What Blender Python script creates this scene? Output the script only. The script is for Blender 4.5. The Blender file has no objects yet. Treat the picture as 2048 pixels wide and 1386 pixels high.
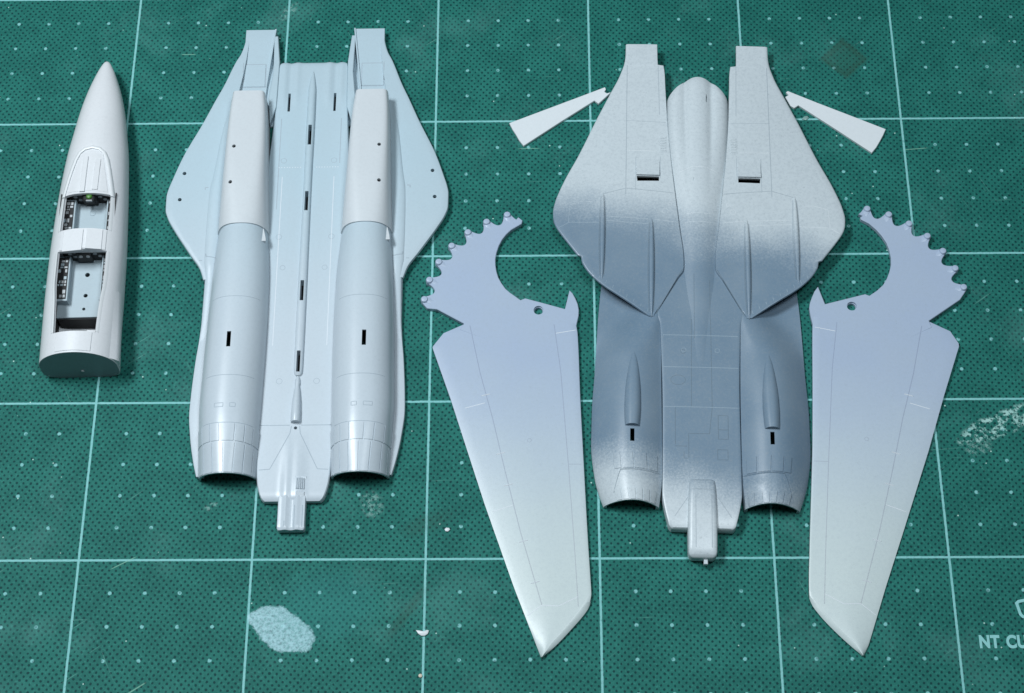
import bpy, bmesh, math, random
import numpy as np
from mathutils import Vector, Matrix
from mathutils.bvhtree import BVHTree
from mathutils.geometry import tessellate_polygon

random.seed(7)
SC = bpy.context.scene
COL = SC.collection
MM = 0.001            # every shape below is written in millimetres

# ------------------------------------------------------------------ camera
cd = bpy.data.cameras.new("camera"); cam = bpy.data.objects.new("camera", cd); COL.objects.link(cam)
cam.location = (132.2*MM, -390.5*MM, 510.2*MM)
cam.rotation_euler = (0.4695, 0.0140, 0.0012)
cd.sensor_width = 36.0
cd.lens = 3769.2/2048*36
cd.clip_start = 0.01; cd.clip_end = 20
SC.camera = cam

# ------------------------------------------------------------------ light
world = bpy.data.worlds.new("World"); SC.world = world; world.use_nodes = True
bg = world.node_tree.nodes["Background"]
bg.inputs[0].default_value = (0.80, 0.92, 1.0, 1); bg.inputs[1].default_value = 0.038

def area(name, loc, target, size, power, color):
    l = bpy.data.lights.new(name, 'AREA'); l.shape = 'RECTANGLE'; l.size = size[0]; l.size_y = size[1]
    l.energy = power; l.color = color
    o = bpy.data.objects.new(name, l); COL.objects.link(o)
    o.location = Vector(loc)*MM
    o.rotation_euler = (Vector(target)*MM-Vector(loc)*MM).to_track_quat('-Z', 'Y').to_euler()
    return o
area("desk_lamp", (-220, -40, 700), (95, -120, 0), (0.24, 0.13), 5.4, (0.90, 0.96, 1.0))
area("ceiling_lamp", (290, -170, 740), (150, -120, 0), (0.30, 0.16), 2.3, (0.86, 0.945, 1.0))

vs = SC.view_settings
vs.view_transform = 'Standard'; vs.look = 'None'; vs.exposure = 0.0; vs.gamma = 1.0; vs.use_curve_mapping = False
SC.cycles.max_bounces = 6

# ------------------------------------------------------------------ node helpers
class NT:
    def __init__(s, m):
        m.use_nodes = True; s.t = m.node_tree; s.bsdf = s.t.nodes["Principled BSDF"]
    def n(s, typ, **kw):
        nd = s.t.nodes.new(typ)
        for k, v in kw.items(): setattr(nd, k, v)
        return nd
    def l(s, a, b): s.t.links.new(a, b)
    def math(s, op, a, b=None, c=None, clamp=False):
        nd = s.n('ShaderNodeMath', operation=op); nd.use_clamp = clamp
        for i, v in enumerate((a, b, c)):
            if v is None: continue
            if isinstance(v, (int, float)): nd.inputs[i].default_value = v
            else: s.l(v, nd.inputs[i])
        return nd.outputs[0]
    def smooth(s, v, lo, hi):
        nd = s.n('ShaderNodeMapRange', interpolation_type='SMOOTHSTEP')
        s.l(v, nd.inputs[0]); nd.inputs[1].default_value = lo; nd.inputs[2].default_value = hi
        return nd.outputs[0]
    def mix(s, f, a, b):
        nd = s.n('ShaderNodeMix', data_type='RGBA')
        if isinstance(f, (int, float)): nd.inputs[0].default_value = f
        else: s.l(f, nd.inputs[0])
        for i, v in ((6, a), (7, b)):
            if isinstance(v, tuple): nd.inputs[i].default_value = (*v, 1) if len(v) == 3 else v
            else: s.l(v, nd.inputs[i])
        return nd.outputs[2]
    def noise(s, vec, scale, detail=2, rough=.5):
        nd = s.n('ShaderNodeTexNoise'); s.l(vec, nd.inputs['Vector'])
        nd.inputs['Scale'].default_value = scale; nd.inputs['Detail'].default_value = detail; nd.inputs['Roughness'].default_value = rough
        return nd.outputs['Fac']
    def coords_mm(s):
        tc = s.n('ShaderNodeTexCoord'); vm = s.n('ShaderNodeVectorMath', operation='SCALE')
        s.l(tc.outputs['Object'], vm.inputs[0]); vm.inputs['Scale'].default_value = 1000.0
        sp = s.n('ShaderNodeSeparateXYZ'); s.l(vm.outputs[0], sp.inputs[0])
        return vm.outputs[0], sp.outputs[0], sp.outputs[1], sp.outputs[2]

def plastic(name, base, rough=.42, speck=.5, second=None, bands=None, tilt=0.0, wob=6.0, speck_col=None):
    """moulded or airbrushed styrene; `bands` = [(y_from, y_to, amount at y_from, amount at y_to)...] airbrushed second colour along local y"""
    m = bpy.data.materials.new(name); t = NT(m); v, x, y, z = t.coords_mm()
    col = base
    if second:
        w = t.noise(v, .05, 2); yy = t.math('ADD', y, t.math('MULTIPLY', t.math('SUBTRACT', w, .5), wob*2))
        g = t.noise(v, 1.6, 3, .7); yy = t.math('ADD', yy, t.math('MULTIPLY', t.math('SUBTRACT', g, .5), wob*1.6))
        if tilt: yy = t.math('ADD', yy, t.math('MULTIPLY', x, tilt))
        f = None
        for lo, hi in bands:
            s_ = t.smooth(yy, lo, hi)
            f = s_ if f is None else t.math('MULTIPLY', f, s_)
        col = t.mix(f, base, second)
    big = t.noise(v, .06, 3); col = t.mix(t.math('MULTIPLY', t.math('SUBTRACT', big, .35, clamp=True), .35), col, tuple(c*.86 for c in base))
    mot = t.noise(v, 1.0, 5, .8); col = t.mix(t.math('MULTIPLY', t.smooth(mot, .42, .68), (.10+.09*speck)), col, tuple(c*.66 for c in (second or base)) if not second else tuple((a+b)*.36 for a, b in zip(base, second)))
    fine = t.noise(v, 1.3, 4, .75)
    sp = t.smooth(fine, .57, .68)
    col = t.mix(t.math('MULTIPLY', sp, .20*speck), col, speck_col or tuple(c*.45 for c in base))
    sp2 = t.smooth(t.noise(v, 2.1, 3, .7), .54, .66)
    k2 = .10*speck
    if second:   # overspray grain gathers where the two colours meet
        k2 = t.math('ADD', .05, t.math('MULTIPLY', t.math('MULTIPLY', f, t.math('SUBTRACT', 1.0, f)), 0.45*speck))
    col = t.mix(t.math('MULTIPLY', sp2, k2), col, tuple(min(.8, c*1.08) for c in base))
    t.l(col, t.bsdf.inputs['Base Color'])
    r = t.math('ADD', t.math('MULTIPLY', fine, .12), rough-.06); t.l(r, t.bsdf.inputs['Roughness'])
    t.bsdf.inputs['Specular IOR Level'].default_value = .5
    bm_ = t.n('ShaderNodeBump'); bm_.inputs['Strength'].default_value = .05 if rough < .34 else .10; bm_.inputs['Distance'].default_value = .00008
    t.l(t.noise(v, 2.4, 4, .7), bm_.inputs['Height']); t.l(bm_.outputs[0], t.bsdf.inputs['Normal'])
    return m

def flat(name, col, rough=.5, emit=None):
    m = bpy.data.materials.new(name); t = NT(m); v, x, y, z = t.coords_mm()
    c = t.mix(t.noise(v, .8, 3), tuple(q*.85 for q in col), tuple(min(1, q*1.12) for q in col))
    t.l(c, t.bsdf.inputs['Base Color']); t.bsdf.inputs['Roughness'].default_value = rough
    return m

# ------------------------------------------------------------------ mat material
def mat_material():
    m = bpy.data.materials.new("green_cutting_mat"); t = NT(m); v, x, y, z = t.coords_mm()
    n_big = t.noise(v, .012, 4); n_mid = t.noise(v, .09, 4, .6); n_fine = t.noise(v, 1.1, 4, .7)
    col = t.mix(n_big, (.010, .116, .096), (.020, .165, .139))
    col = t.mix(t.math('MULTIPLY', t.smooth(n_mid, .35, .65), .5), col, (.006, .086, .074))
    col = t.mix(t.math('MULTIPLY', t.smooth(n_fine, .48, .72), .50), col, (.042, .255, .21))
    # pressed-in texture of small pits, a skewed lattice; their shade painted dark
    a = math.radians(39.0); P = 1.50
    wv = t.math('MULTIPLY', t.math('SUBTRACT', t.noise(v, .5, 1), .5), .55)
    u1 = t.math('DIVIDE', t.math('ADD', t.math('ADD', t.math('MULTIPLY', x, math.cos(a)), t.math('MULTIPLY', y, math.sin(a))), wv), P)
    u2 = t.math('DIVIDE', t.math('SUBTRACT', t.math('SUBTRACT', t.math('MULTIPLY', y, math.cos(a+.10)), t.math('MULTIPLY', x, math.sin(a+.10))), wv), P)
    d1 = t.math('SUBTRACT', t.math('FRACT', u1), .5); d2 = t.math('SUBTRACT', t.math('FRACT', u2), .5)
    dd = t.math('SQRT', t.math('ADD', t.math('MULTIPLY', d1, d1), t.math('MULTIPLY', d2, d2)))
    dd = t.math('ADD', dd, t.math('MULTIPLY', t.math('SUBTRACT', t.noise(v, .45, 2), .5), .22))
    pit = t.math('SUBTRACT', 1.0, t.smooth(dd, .13, .31))
    col_p = t.mix(t.math('MULTIPLY', pit, .90), col, (.001, .028, .033))
    # printed 50 mm grid and 10 mm dots
    wob = t.math('MULTIPLY', t.math('SUBTRACT', t.noise(v, .8, 3, .7), .5), .30)
    def dist(c, step):
        q = t.math('DIVIDE', c, step); f = t.math('ABSOLUTE', t.math('SUBTRACT', q, t.math('ROUND', q)))
        return t.math('MULTIPLY', f, step)
    lx, ly = dist(x, 50.0), dist(y, 50.0)
    ln = t.math('SUBTRACT', 1.0, t.smooth(t.math('ADD', t.math('MINIMUM', lx, ly), wob), .26, .40))
    px, py = dist(x, 10.0), dist(y, 10.0)
    pd = t.math('SQRT', t.math('ADD', t.math('MULTIPLY', px, px), t.math('MULTIPLY', py, py)))
    pd = t.math('ADD', pd, t.math('MULTIPLY', wob, 1.9))
    dots = t.math('SUBTRACT', 1.0, t.smooth(pd, .40, .68))
    far = t.math('MULTIPLY', t.math('GREATER_THAN', lx, 3.0), t.math('GREATER_THAN', ly, 3.0))
    dots = t.math('MULTIPLY', dots, far)
    wear = t.smooth(t.noise(v, .55, 4, .7), .24, .46)
    ink = t.math('MULTIPLY', t.math('MAXIMUM', ln, t.math('MULTIPLY', dots, t.math('SUBTRACT', .92, t.math('MULTIPLY', pit, .45)))), t.math('ADD', .42, t.math('MULTIPLY', wear, .50)))
    col_p = t.mix(ink, col_p, t.mix(n_mid, (.17, .46, .47), (.27, .58, .57)))
    # marks with a shape of their own
    def blob(cx, cy, rx, ry, ang, ragged, soft, sc=.25):
        ca, sa = math.cos(ang), math.sin(ang)
        dx = t.math('SUBTRACT', x, cx); dy = t.math('SUBTRACT', y, cy)
        a1 = t.math('DIVIDE', t.math('ADD', t.math('MULTIPLY', dx, ca), t.math('MULTIPLY', dy, sa)), rx)
        b1 = t.math('DIVIDE', t.math('SUBTRACT', t.math('MULTIPLY', dy, ca), t.math('MULTIPLY', dx, sa)), ry)
        r = t.math('SQRT', t.math('ADD', t.math('MULTIPLY', a1, a1), t.math('MULTIPLY', b1, b1)))
        r = t.math('ADD', r, t.math('MULTIPLY', t.math('SUBTRACT', t.noise(v, sc, 5, .7), .5), ragged))
        return t.math('SUBTRACT', 1.0, t.smooth(r, 1-soft, 1+soft)), a1, b1
    # dried glue film
    g, _, _ = blob(59.6, -221.0, 10.0, 5.6, -.50, .9, .07, .16)
    gf = t.math('MULTIPLY', g, t.math('ADD', .38, t.math('MULTIPLY', t.smooth(t.noise(v, .9, 4, .75), .34, .62), .42)))
    col_p = t.mix(gf, col_p, (.42, .66, .72))
    g2, _, _ = blob(72, -214, 14, 10, .2, .5, .5); col_p = t.mix(t.math('MULTIPLY', g2, .16), col_p, (.05, .30, .30))
    # chalky scuff
    s1, _, _ = blob(270, -158, 14, 3.6, .42, .8, .2)
    sf = t.math('MULTIPLY', s1, t.math('MULTIPLY', t.smooth(t.noise(v, .45, 4, .7), .47, .60), t.math('SUBTRACT', 1.0, t.math('MULTIPLY', pit, .8))))
    col_p = t.mix(t.math('MULTIPLY', sf, .75), col_p, (.42, .68, .64))
    for (cx, cy, rx, ry, an) in ((84, -183, 3.0, 4, .3), (87.5, -113.5, 2.6, 1.6, -.4), (30.5, -43, 1.6, 6.5, -.1), (50, -5.5, 4, 1.6, .9), (262, -166, 4, 2, .3), (37, -183.5, 2.2, 1.1, .4)):
        s2, _, _ = blob(cx, cy, rx, ry, an, .7, .35)
        s2 = t.math('MULTIPLY', s2, t.smooth(t.noise(v, .7, 4, .75), .46, .60))
        col_p = t.mix(t.math('MULTIPLY', s2, .36), col_p, (.36, .60, .56))
    # brown square stain and smears
    ca, sa = math.cos(.80), math.sin(.80)
    dx = t.math('SUBTRACT', x, 233.6); dy = t.math('SUBTRACT', y, -26.3)
    sq = t.math('MAXIMUM', t.math('ABSOLUTE', t.math('ADD', t.math('MULTIPLY', dx, ca), t.math('MULTIPLY', dy, sa))),
                t.math('ABSOLUTE', t.math('SUBTRACT', t.math('MULTIPLY', dy, ca), t.math('MULTIPLY', dx, sa))))
    sq = t.math('ADD', sq, t.math('MULTIPLY', t.math('SUBTRACT', t.noise(v, .3, 3), .5), 2.2))
    rim = t.math('MULTIPLY', t.smooth(sq, 3.0, 5.0), t.math('SUBTRACT', 1.0, t.smooth(sq, 4.9, 6.4)))
    fillq = t.math('SUBTRACT', 1.0, t.smooth(sq, 4.6, 6.4))
    col_p = t.mix(t.math('ADD', t.math('MULTIPLY', fillq, .32), t.math('MULTIPLY', rim, .22)), col_p, (.026, .062, .042))
    for (cx, cy, rx, ry, an, k) in ((95, -216, 8, 1.4, .95, .30), (100, -189, 7, 2.5, .4, .22)):
        s3, _, _ = blob(cx, cy, rx, ry, an, .7, .6); col_p = t.mix(t.math('MULTIPLY', s3, k), col_p, (.030, .060, .046))
    # knife scratches
    for (x0, y0, x1, y1, w) in ((15, -22.8, 20.5, -22.8, .13), (9, -203, 17, -198.7, .12), (249, -62, 258, -61.2, .12), (126, -60.6, 134, -60.4, .10), (203, -60, 209, -61.5, .1), (17, -240, 23, -236, .16), (60, -150, 66, -152, .1)):
        L = math.hypot(x1-x0, y1-y0); ux, uy = (x1-x0)/L, (y1-y0)/L
        dx = t.math('SUBTRACT', x, (x0+x1)/2); dy = t.math('SUBTRACT', y, (y0+y1)/2)
        al = t.math('ABSOLUTE', t.math('ADD', t.math('MULTIPLY', dx, ux), t.math('MULTIPLY', dy, uy)))
        ac = t.math('ABSOLUTE', t.math('SUBTRACT', t.math('MULTIPLY', dy, ux), t.math('MULTIPLY', dx, uy)))
        s4 = t.math('MULTIPLY', t.math('SUBTRACT', 1.0, t.smooth(al, L*.3, L*.5)), t.math('SUBTRACT', 1.0, t.smooth(ac, w*.6, w*1.6)))
        col_p = t.mix(t.math('MULTIPLY', s4, .55), col_p, (.25, .50, .38))
    # fine crossing knife marks, worn pale
    for ang, sc, th in ((.62, .9, .70), (-1.12, 1.1, .71), (.05, 1.0, .72)):
        ca, sa = math.cos(ang), math.sin(ang)
        cx_ = t.n('ShaderNodeCombineXYZ')
        t.l(t.math('MULTIPLY', t.math('ADD', t.math('MULTIPLY', x, ca), t.math('MULTIPLY', y, sa)), .035), cx_.inputs[0])
        t.l(t.math('MULTIPLY', t.math('SUBTRACT', t.math('MULTIPLY', y, ca), t.math('MULTIPLY', x, sa)), sc), cx_.inputs[1])
        n_ = t.noise(cx_.outputs[0], 1.0, 2, .5)
        k_ = t.math('MULTIPLY', t.smooth(n_, th, th+.05), t.smooth(n_mid, .40, .60))
        col_p = t.mix(t.math('MULTIPLY', k_, .35), col_p, (.16, .40, .34))
    # patchy sheen put into the colour as broad pale patches
    hz = t.smooth(t.noise(v, .03, 5, .65), .52, .72)
    col_p = t.mix(t.math('MULTIPLY', hz, .16), col_p, (.14, .34, .32))
    # pale dust grains
    vor = t.n('ShaderNodeTexVoronoi'); t.l(v, vor.inputs['Vector']); vor.inputs['Scale'].default_value = .19; vor.inputs['Randomness'].default_value = 1
    keep = t.math('GREATER_THAN', t.noise(v, .06, 3), .48)
    dust = t.math('MULTIPLY', t.math('SUBTRACT', 1.0, t.smooth(vor.outputs['Distance'], .030, .055)), keep)
    col_p = t.mix(t.math('MULTIPLY', dust, .75), col_p, (.50, .72, .66))
    t.l(col_p, t.bsdf.inputs['Base Color'])
    t.bsdf.inputs['Roughness'].default_value = .6; t.bsdf.inputs['Specular IOR Level'].default_value = .12
    b = t.n('ShaderNodeBump'); b.inputs['Strength'].default_value = .5; b.inputs['Distance'].default_value = .00012
    h = t.math('SUBTRACT', t.math('MULTIPLY', n_fine, .5), pit)
    t.l(h, b.inputs['Height']); t.l(b.outputs[0], t.bsdf.inputs['Normal'])
    return m

# ------------------------------------------------------------------ mesh helpers
def pch(tab):
    """monotone cubic through (y, value) pairs"""
    tab = sorted(tab); X = np.array([a for a, _ in tab], float); Y = np.array([b for _, b in tab], float)
    h = np.diff(X); d = np.diff(Y)/h; n = len(X); m = np.zeros(n)
    if n == 2: m[:] = d[0]
    else:
        for i in range(1, n-1):
            if d[i-1]*d[i] > 0:
                w1, w2 = 2*h[i]+h[i-1], h[i]+2*h[i-1]; m[i] = (w1+w2)/(w1/d[i-1]+w2/d[i])
        m[0], m[-1] = d[0], d[-1]
    def f(x):
        x = min(max(x, X[0]), X[-1]); i = min(int(np.searchsorted(X, x, 'right'))-1, n-2); i = max(i, 0)
        t = (x-X[i])/h[i]
        return float((1+2*t)*(1-t)**2*Y[i]+t*(1-t)**2*h[i]*m[i]+t*t*(3-2*t)*Y[i+1]+t*t*(t-1)*h[i]*m[i+1])
    return f
def lin(tab):
    tab = sorted(tab); X = [a for a, _ in tab]; Y = [b for _, b in tab]
    return lambda x: float(np.interp(x, X, Y))

def link(name, bm, mat, parent=None, smooth=35, weld=True):
    if weld: bmesh.ops.remove_doubles(bm, verts=bm.verts, dist=.002)
    bmesh.ops.recalc_face_normals(bm, faces=bm.faces)
    for v in bm.verts: v.co *= MM
    me = bpy.data.meshes.new(name); bm.to_mesh(me); bm.free()
    if smooth is not None:
        for p in me.polygons: p.use_smooth = True
        me.set_sharp_from_angle(angle=math.radians(smooth))
    me.materials.append(mat)
    o = bpy.data.objects.new(name, me); COL.objects.link(o); o.parent = parent
    return o

def add_loft(bm, rows, closed=True, caps=True):
    V = [[bm.verts.new(p) for p in r] for r in rows]; n = len(rows[0])
    for a, b in zip(V, V[1:]):
        for j in range(n if closed else n-1):
            k = (j+1) % n
            try: bm.faces.new((a[j], a[k], b[k], b[j]))
            except ValueError: pass
    if caps and closed:
        for r in (V[0], V[-1]):
            try: bm.faces.new(r)
            except ValueError: pass
    return bm
def loft(rows, closed=True, caps=True): return add_loft(bmesh.new(), rows, closed, caps)

def ys(y0, y1, step, extra=()):
    n = max(2, int(abs(y1-y0)/step)+1); a = list(np.linspace(y0, y1, n))
    a += [e for e in extra if min(y0, y1) < e < max(y0, y1)]
    a = sorted(set(round(q, 3) for q in a)); return a

def inset(poly, d):
    """polygon (ccw) moved inwards by d"""
    n = len(poly); out = []
    for i in range(n):
        p0, p1, p2 = Vector(poly[i-1]), Vector(poly[i]), Vector(poly[(i+1) % n])
        a = (p1-p0).normalized(); b = (p2-p1).normalized()
        n1 = Vector((-a.y, a.x)); n2 = Vector((-b.y, b.x)); m = n1+n2
        if m.length < 1e-4: m = n1
        m.normalize(); k = d/max(.35, m.dot(n1)); out.append(tuple(p1+m*k))
    return out
def area2(p): return sum(p[i-1][0]*p[i][1]-p[i][0]*p[i-1][1] for i in range(len(p)))/2
def add_plate(bm, poly, z0, z1, bevel=.25, holes=()):
    """flat extruded outline with a chamfered upper edge and straight holes; z may be a function of (x, y)"""
    if area2(poly) < 0: poly = poly[::-1]
    zt = z1 if callable(z1) else (lambda x, y: z1)
    ins = inset(poly, bevel) if bevel else poly
    def ring(pts, f): return [bm.verts.new((x, y, f(x, y))) for x, y in pts]
    top = ring(ins, zt); mid = ring(poly, lambda x, y: zt(x, y)-bevel*.8) if bevel else top; bot = ring(poly, lambda x, y: z0)
    hs = [(ring(h, zt), ring(h, lambda x, y: z0)) for h in holes]
    for a, b in ((mid, bot),)+(((top, mid),) if bevel else ()):
        n = len(a)
        for i in range(n): bm.faces.new((a[i], a[(i+1) % n], b[(i+1) % n], b[i]))
    for a, b in hs:
        n = len(a)
        for i in range(n): bm.faces.new((a[i], a[(i+1) % n], b[(i+1) % n], b[i]))
    for k, loops in ((0, [top]+[h[0] for h in hs]), (1, [bot]+[h[1] for h in hs])):
        flat_ = [v for l in loops for v in l]
        for tri in tessellate_polygon([[Vector((v.co.x, v.co.y, 0)) for v in l] for l in loops]):
            try: bm.faces.new([flat_[i] for i in tri])
            except ValueError: pass
    return bm
def plate(poly, z0, z1, bevel=.25, holes=()): return add_plate(bmesh.new(), poly, z0, z1, bevel, holes)
def circle(cx, cy, r, n=20): return [(cx+r*math.cos(2*math.pi*i/n), cy+r*math.sin(2*math.pi*i/n)) for i in range(n)]
def rect(x0, y0, x1, y1): return [(x0, y0), (x1, y0), (x1, y1), (x0, y1)]
def box(bm, x0, y0, z0, x1, y1, z1, bev=0):
    return add_plate(bm, rect(min(x0, x1), min(y0, y1), max(x0, x1), max(y0, y1)), z0, z1, bev)
def mirror(poly): return [(-x, y) for x, y in poly]

def lathe(bm, cx, cy, prof, n=20):
    rows = [[(cx+r*math.cos(2*math.pi*i/n), cy+r*math.sin(2*math.pi*i/n), z) for i in range(n)] for r, z in prof]
    return add_loft(bm, rows)

def cut(obj, pieces):
    """real holes: subtract prisms (poly, z0, z1) from the mesh of obj; the cutter is removed again"""
    bm = bmesh.new()
    for poly, z0, z1 in pieces: add_plate(bm, poly, z0, z1, 0)
    c = link("cutter", bm, obj.data.materials[0], None, None, False); c.parent = None
    mod = obj.modifiers.new("cut", 'BOOLEAN'); mod.operation = 'DIFFERENCE'; mod.solver = 'EXACT'; mod.object = c
    mw = obj.parent.matrix_world.copy() if obj.parent else Matrix()
    par = obj.parent; obj.parent = None
    bpy.context.view_layer.update()
    dg = bpy.context.evaluated_depsgraph_get()
    me = bpy.data.meshes.new_from_object(obj.evaluated_get(dg)); obj.modifiers.clear()
    old = obj.data; me.name = old.name; obj.data = me
    me.set_sharp_from_angle(angle=math.radians(35))
    obj.parent = par
    bpy.data.objects.remove(c)

def thing(name, label, cat, loc=(0, 0), heading=0, group=None):
    o = bpy.data.objects.new(name, None); COL.objects.link(o); o.empty_display_size = .01
    o.location = (loc[0]*MM, loc[1]*MM, 0); o.rotation_euler = (0, 0, -math.radians(heading))
    o["label"] = label; o["category"] = cat
    if group: o["group"] = group
    return o

class Surface:
    """upper surface of a finished thing, for laying fine moulded lines onto it (local mm)"""
    def __init__(s, root, skip=()):
        vs_, fs = [], []
        for o in root.children:
            if o.name.split('.')[0] in skip: continue
            b = len(vs_); vs_ += [v.co/MM for v in o.data.vertices]; fs += [[b+i for i in p.vertices] for p in o.data.polygons]
        s.t = BVHTree.FromPolygons(vs_, fs)
    def z(s, x, y):
        h = s.t.ray_cast(Vector((x, y, 60)), Vector((0, 0, -1)))
        return h[0].z if h[0] is not None else None
    def line(s, bm, pts, w=.2, h=.05, step=.7):
        P = []
        for (x0, y0), (x1, y1) in zip(pts, pts[1:]):
            n = max(1, int(math.hypot(x1-x0, y1-y0)/step))
            for i in range(n): P.append((x0+(x1-x0)*i/n, y0+(y1-y0)*i/n))
        P.append(pts[-1]); prev = None; lastz = None
        for i, (x, y) in enumerate(P):
            a = P[max(0, i-1)]; b = P[min(len(P)-1, i+1)]; d = Vector((b[0]-a[0], b[1]-a[1])).normalized(); nx, ny = -d.y*w/2, d.x*w/2
            zs = [s.z(x+nx, y+ny), s.z(x, y), s.z(x-nx, y-ny)]
            if None in zs or (lastz is not None and abs(zs[1]-lastz) > .9): prev = None; lastz = zs[1]; continue
            lastz = zs[1]
            row = [bm.verts.new((x+nx, y+ny, zs[0]+.012)), bm.verts.new((x, y, max(zs)+h)), bm.verts.new((x-nx, y-ny, zs[2]+.012))]
            if prev:
                for j in (0, 1): bm.faces.new((prev[j], prev[j+1], row[j+1], row[j]))
            prev = row

# ------------------------------------------------------------------ materials
M_MAT = mat_material()
M_INK = flat("mat_print", (.22, .52, .52), .6)
M_LOW = plastic("pale_blue_styrene", (.49, .56, .615), .31, .5, (.415, .535, .600), [(55, 130)], wob=10)
M_TRUNK = plastic("pale_grey_styrene", (.565, .61, .64), .34, .3)
M_UP = plastic("airbrushed_upper", (.52, .585, .62), .36, 1.5, (.135, .208, .285), [(13, 33), (121, 97)], tilt=.24, wob=9)
M_WING = plastic("airbrushed_wing", (.50, .585, .588), .36, .7, (.350, .432, .565), [(18, 100)], wob=9)
M_VANE = plastic("white_styrene", (.64, .69, .72), .42, .2)
M_NOSE = plastic("grey_primer", (.655, .68, .705), .36, .35)
M_BULK = plastic("bulkhead_blue_grey", (.25, .31, .34), .55, .8)
M_TUB = plastic("cockpit_blue_grey", (.37, .455, .50), .5, .4)
M_EDGE = plastic("bare_edge", (.71, .74, .76), .35, .3)
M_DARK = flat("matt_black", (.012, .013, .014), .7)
M_DIAL = flat("dial_grey", (.42, .45, .47), .5)
M_LENS = flat("green_glass", (.06, .20, .03), .3)
M_LINE = plastic("scribed_line", (.33, .40, .455), .6, .3)  # groove shade and wash put into a darker colour on thin ribbons
M_LINE_UP = plastic("scribed_line_upper", (.36, .42, .46), .6, .3, (.105, .16, .21), [(13, 33), (121, 97)], tilt=.24)  # painted groove shade and wash, following the upper fade
M_RIDGE_UP = plastic("raised_line_upper", (.60, .655, .685), .45, .3, (.22, .305, .375), [(13, 33), (121, 97)], tilt=.24)  # light caught on the ridges, painted as a paler tone
M_LINE_W = plastic("scribed_line_wing", (.40, .45, .48), .6, .3, (.26, .32, .44), [(18, 100)])  # wing grooves: shade and wash painted into the tone
M_RIDGE = plastic("raised_line", (.64, .69, .74), .4, .2)  # paler than the plastic: ridge highlights put into the colour

# ================================================================== the mat
bm = plate(rect(-330, -420, 590, 200), -3.0, 0.0, .5)
mat = link("cutting_mat", bm, M_MAT, None, 30)
mat["kind"] = "structure"; mat["label"] = "green cutting mat printed with a pale grid and dots"

def text_part(body, x, y, size, name):
    c = bpy.data.curves.new(name, 'FONT'); c.body = body; c.size = size*MM; c.extrude = .00004; c.offset = .00024*size/5.4
    c.space_character = 1.10; c.space_word = 1.35
    o = bpy.data.objects.new(name, c); COL.objects.link(o)
    bpy.context.view_layer.update(); dg = bpy.context.evaluated_depsgraph_get()
    me = bpy.data.meshes.new_from_object(o.evaluated_get(dg)); bpy.data.objects.remove(o)
    me.materials.clear(); me.materials.append(M_INK)
    r = bpy.data.objects.new(name, me); COL.objects.link(r); r.location = (x*MM, y*MM, .00005); r.scale = (.80, 1.0, 1.0); r.parent = mat
    return r
text_part("NT CUTTER", 255.7, -226.9, 5.0, "printed_lettering")
def stroke_loop(pts, w, z):
    bm = bmesh.new()
    if area2(pts) < 0: pts = pts[::-1]
    inn = inset(pts, w); n = len(pts)
    A = [bm.verts.new((x, y, z)) for x, y in pts]; B = [bm.verts.new((x, y, z)) for x, y in inn]
    for i in range(n): bm.faces.new((A[i], A[(i+1) % n], B[(i+1) % n], B[i]))
    return bm
e = [(266.3, -213.0), (267.2, -212.2), (271.0, -211.4), (275, -211.4), (278.8, -212.2), (279.7, -213.0), (278.9, -216.6), (278.1, -217.5), (275, -217.9), (271, -217.9), (267.9, -217.5), (267.1, -216.6)]
link("printed_emblem", stroke_loop([(x+.8, y-.8) for x, y in e], .85, .06), M_INK, mat)

# ================================================================== lower fuselage half, belly up
lf = thing("lower_fuselage", "pale blue-grey model jet lower fuselage lying belly up, two smooth long engine nacelles", "model part", (61.0, -192.4), -0.42)
# glove plates
XO = pch([(176.5, 22.6), (173, 23.0), (168, 24.2), (165, 25.6), (155, 29.2), (150, 31.3), (140, 35.3), (132.8, 38.5), (129, 40.1), (119.5, 43.2), (116, 44.2), (113.5, 44.6), (108.5, 44.5), (105.5, 43.6), (101.2, 41.3), (95, 37.4), (91.9, 35.4), (87, 32.2), (83.2, 30.9)])
XS = pch([(171, 23.0), (165, 23.5), (155, 24.8), (138, 28.4), (120.5, 30.4), (115.6, 31.1), (105, 31.3), (83, 31.0)])
XF = pch([(100, 30.6), (83.5, 30.6), (70, 30.6), (63, 30.9), (56, 31.5), (44, 32.1), (39, 32.2), (30, 31.3), (22, 29.8), (17.8, 28.7)])
def low_glove(s):
    rows = []
    for y in ys(83.2, 176.5, .9, (105.5, 101.2, 113.5)):
        xo = XO(y); xi = min(XS(min(y, 171))-1.2, xo-.5) if y > 96 else min(26., xo-.5)
        e = min(.55, (xo-xi)*.3); zt = 2.9; zb = 1.5
        sec = [(xi, zb), (xi, zt)]
        for k in range(1, 8): sec.append((xi+(xo-e-xi)*k/7, zt))
        sec += [(xo-e*.35, zt-.16), (xo, zt-.5), (xo, zb+.2), (xo-e, zb)]
        rows.append([(s*x, y, z) for x, z in sec])
    o = link("glove_plate", loft(rows), M_LOW, lf)
    cut(o, [(circle(s*39.4, 121.8, .62), 0, 6), (circle(s*40.2, 112.1, .62), 0, 6)])
for s in (-1, 1): low_glove(s)
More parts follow.
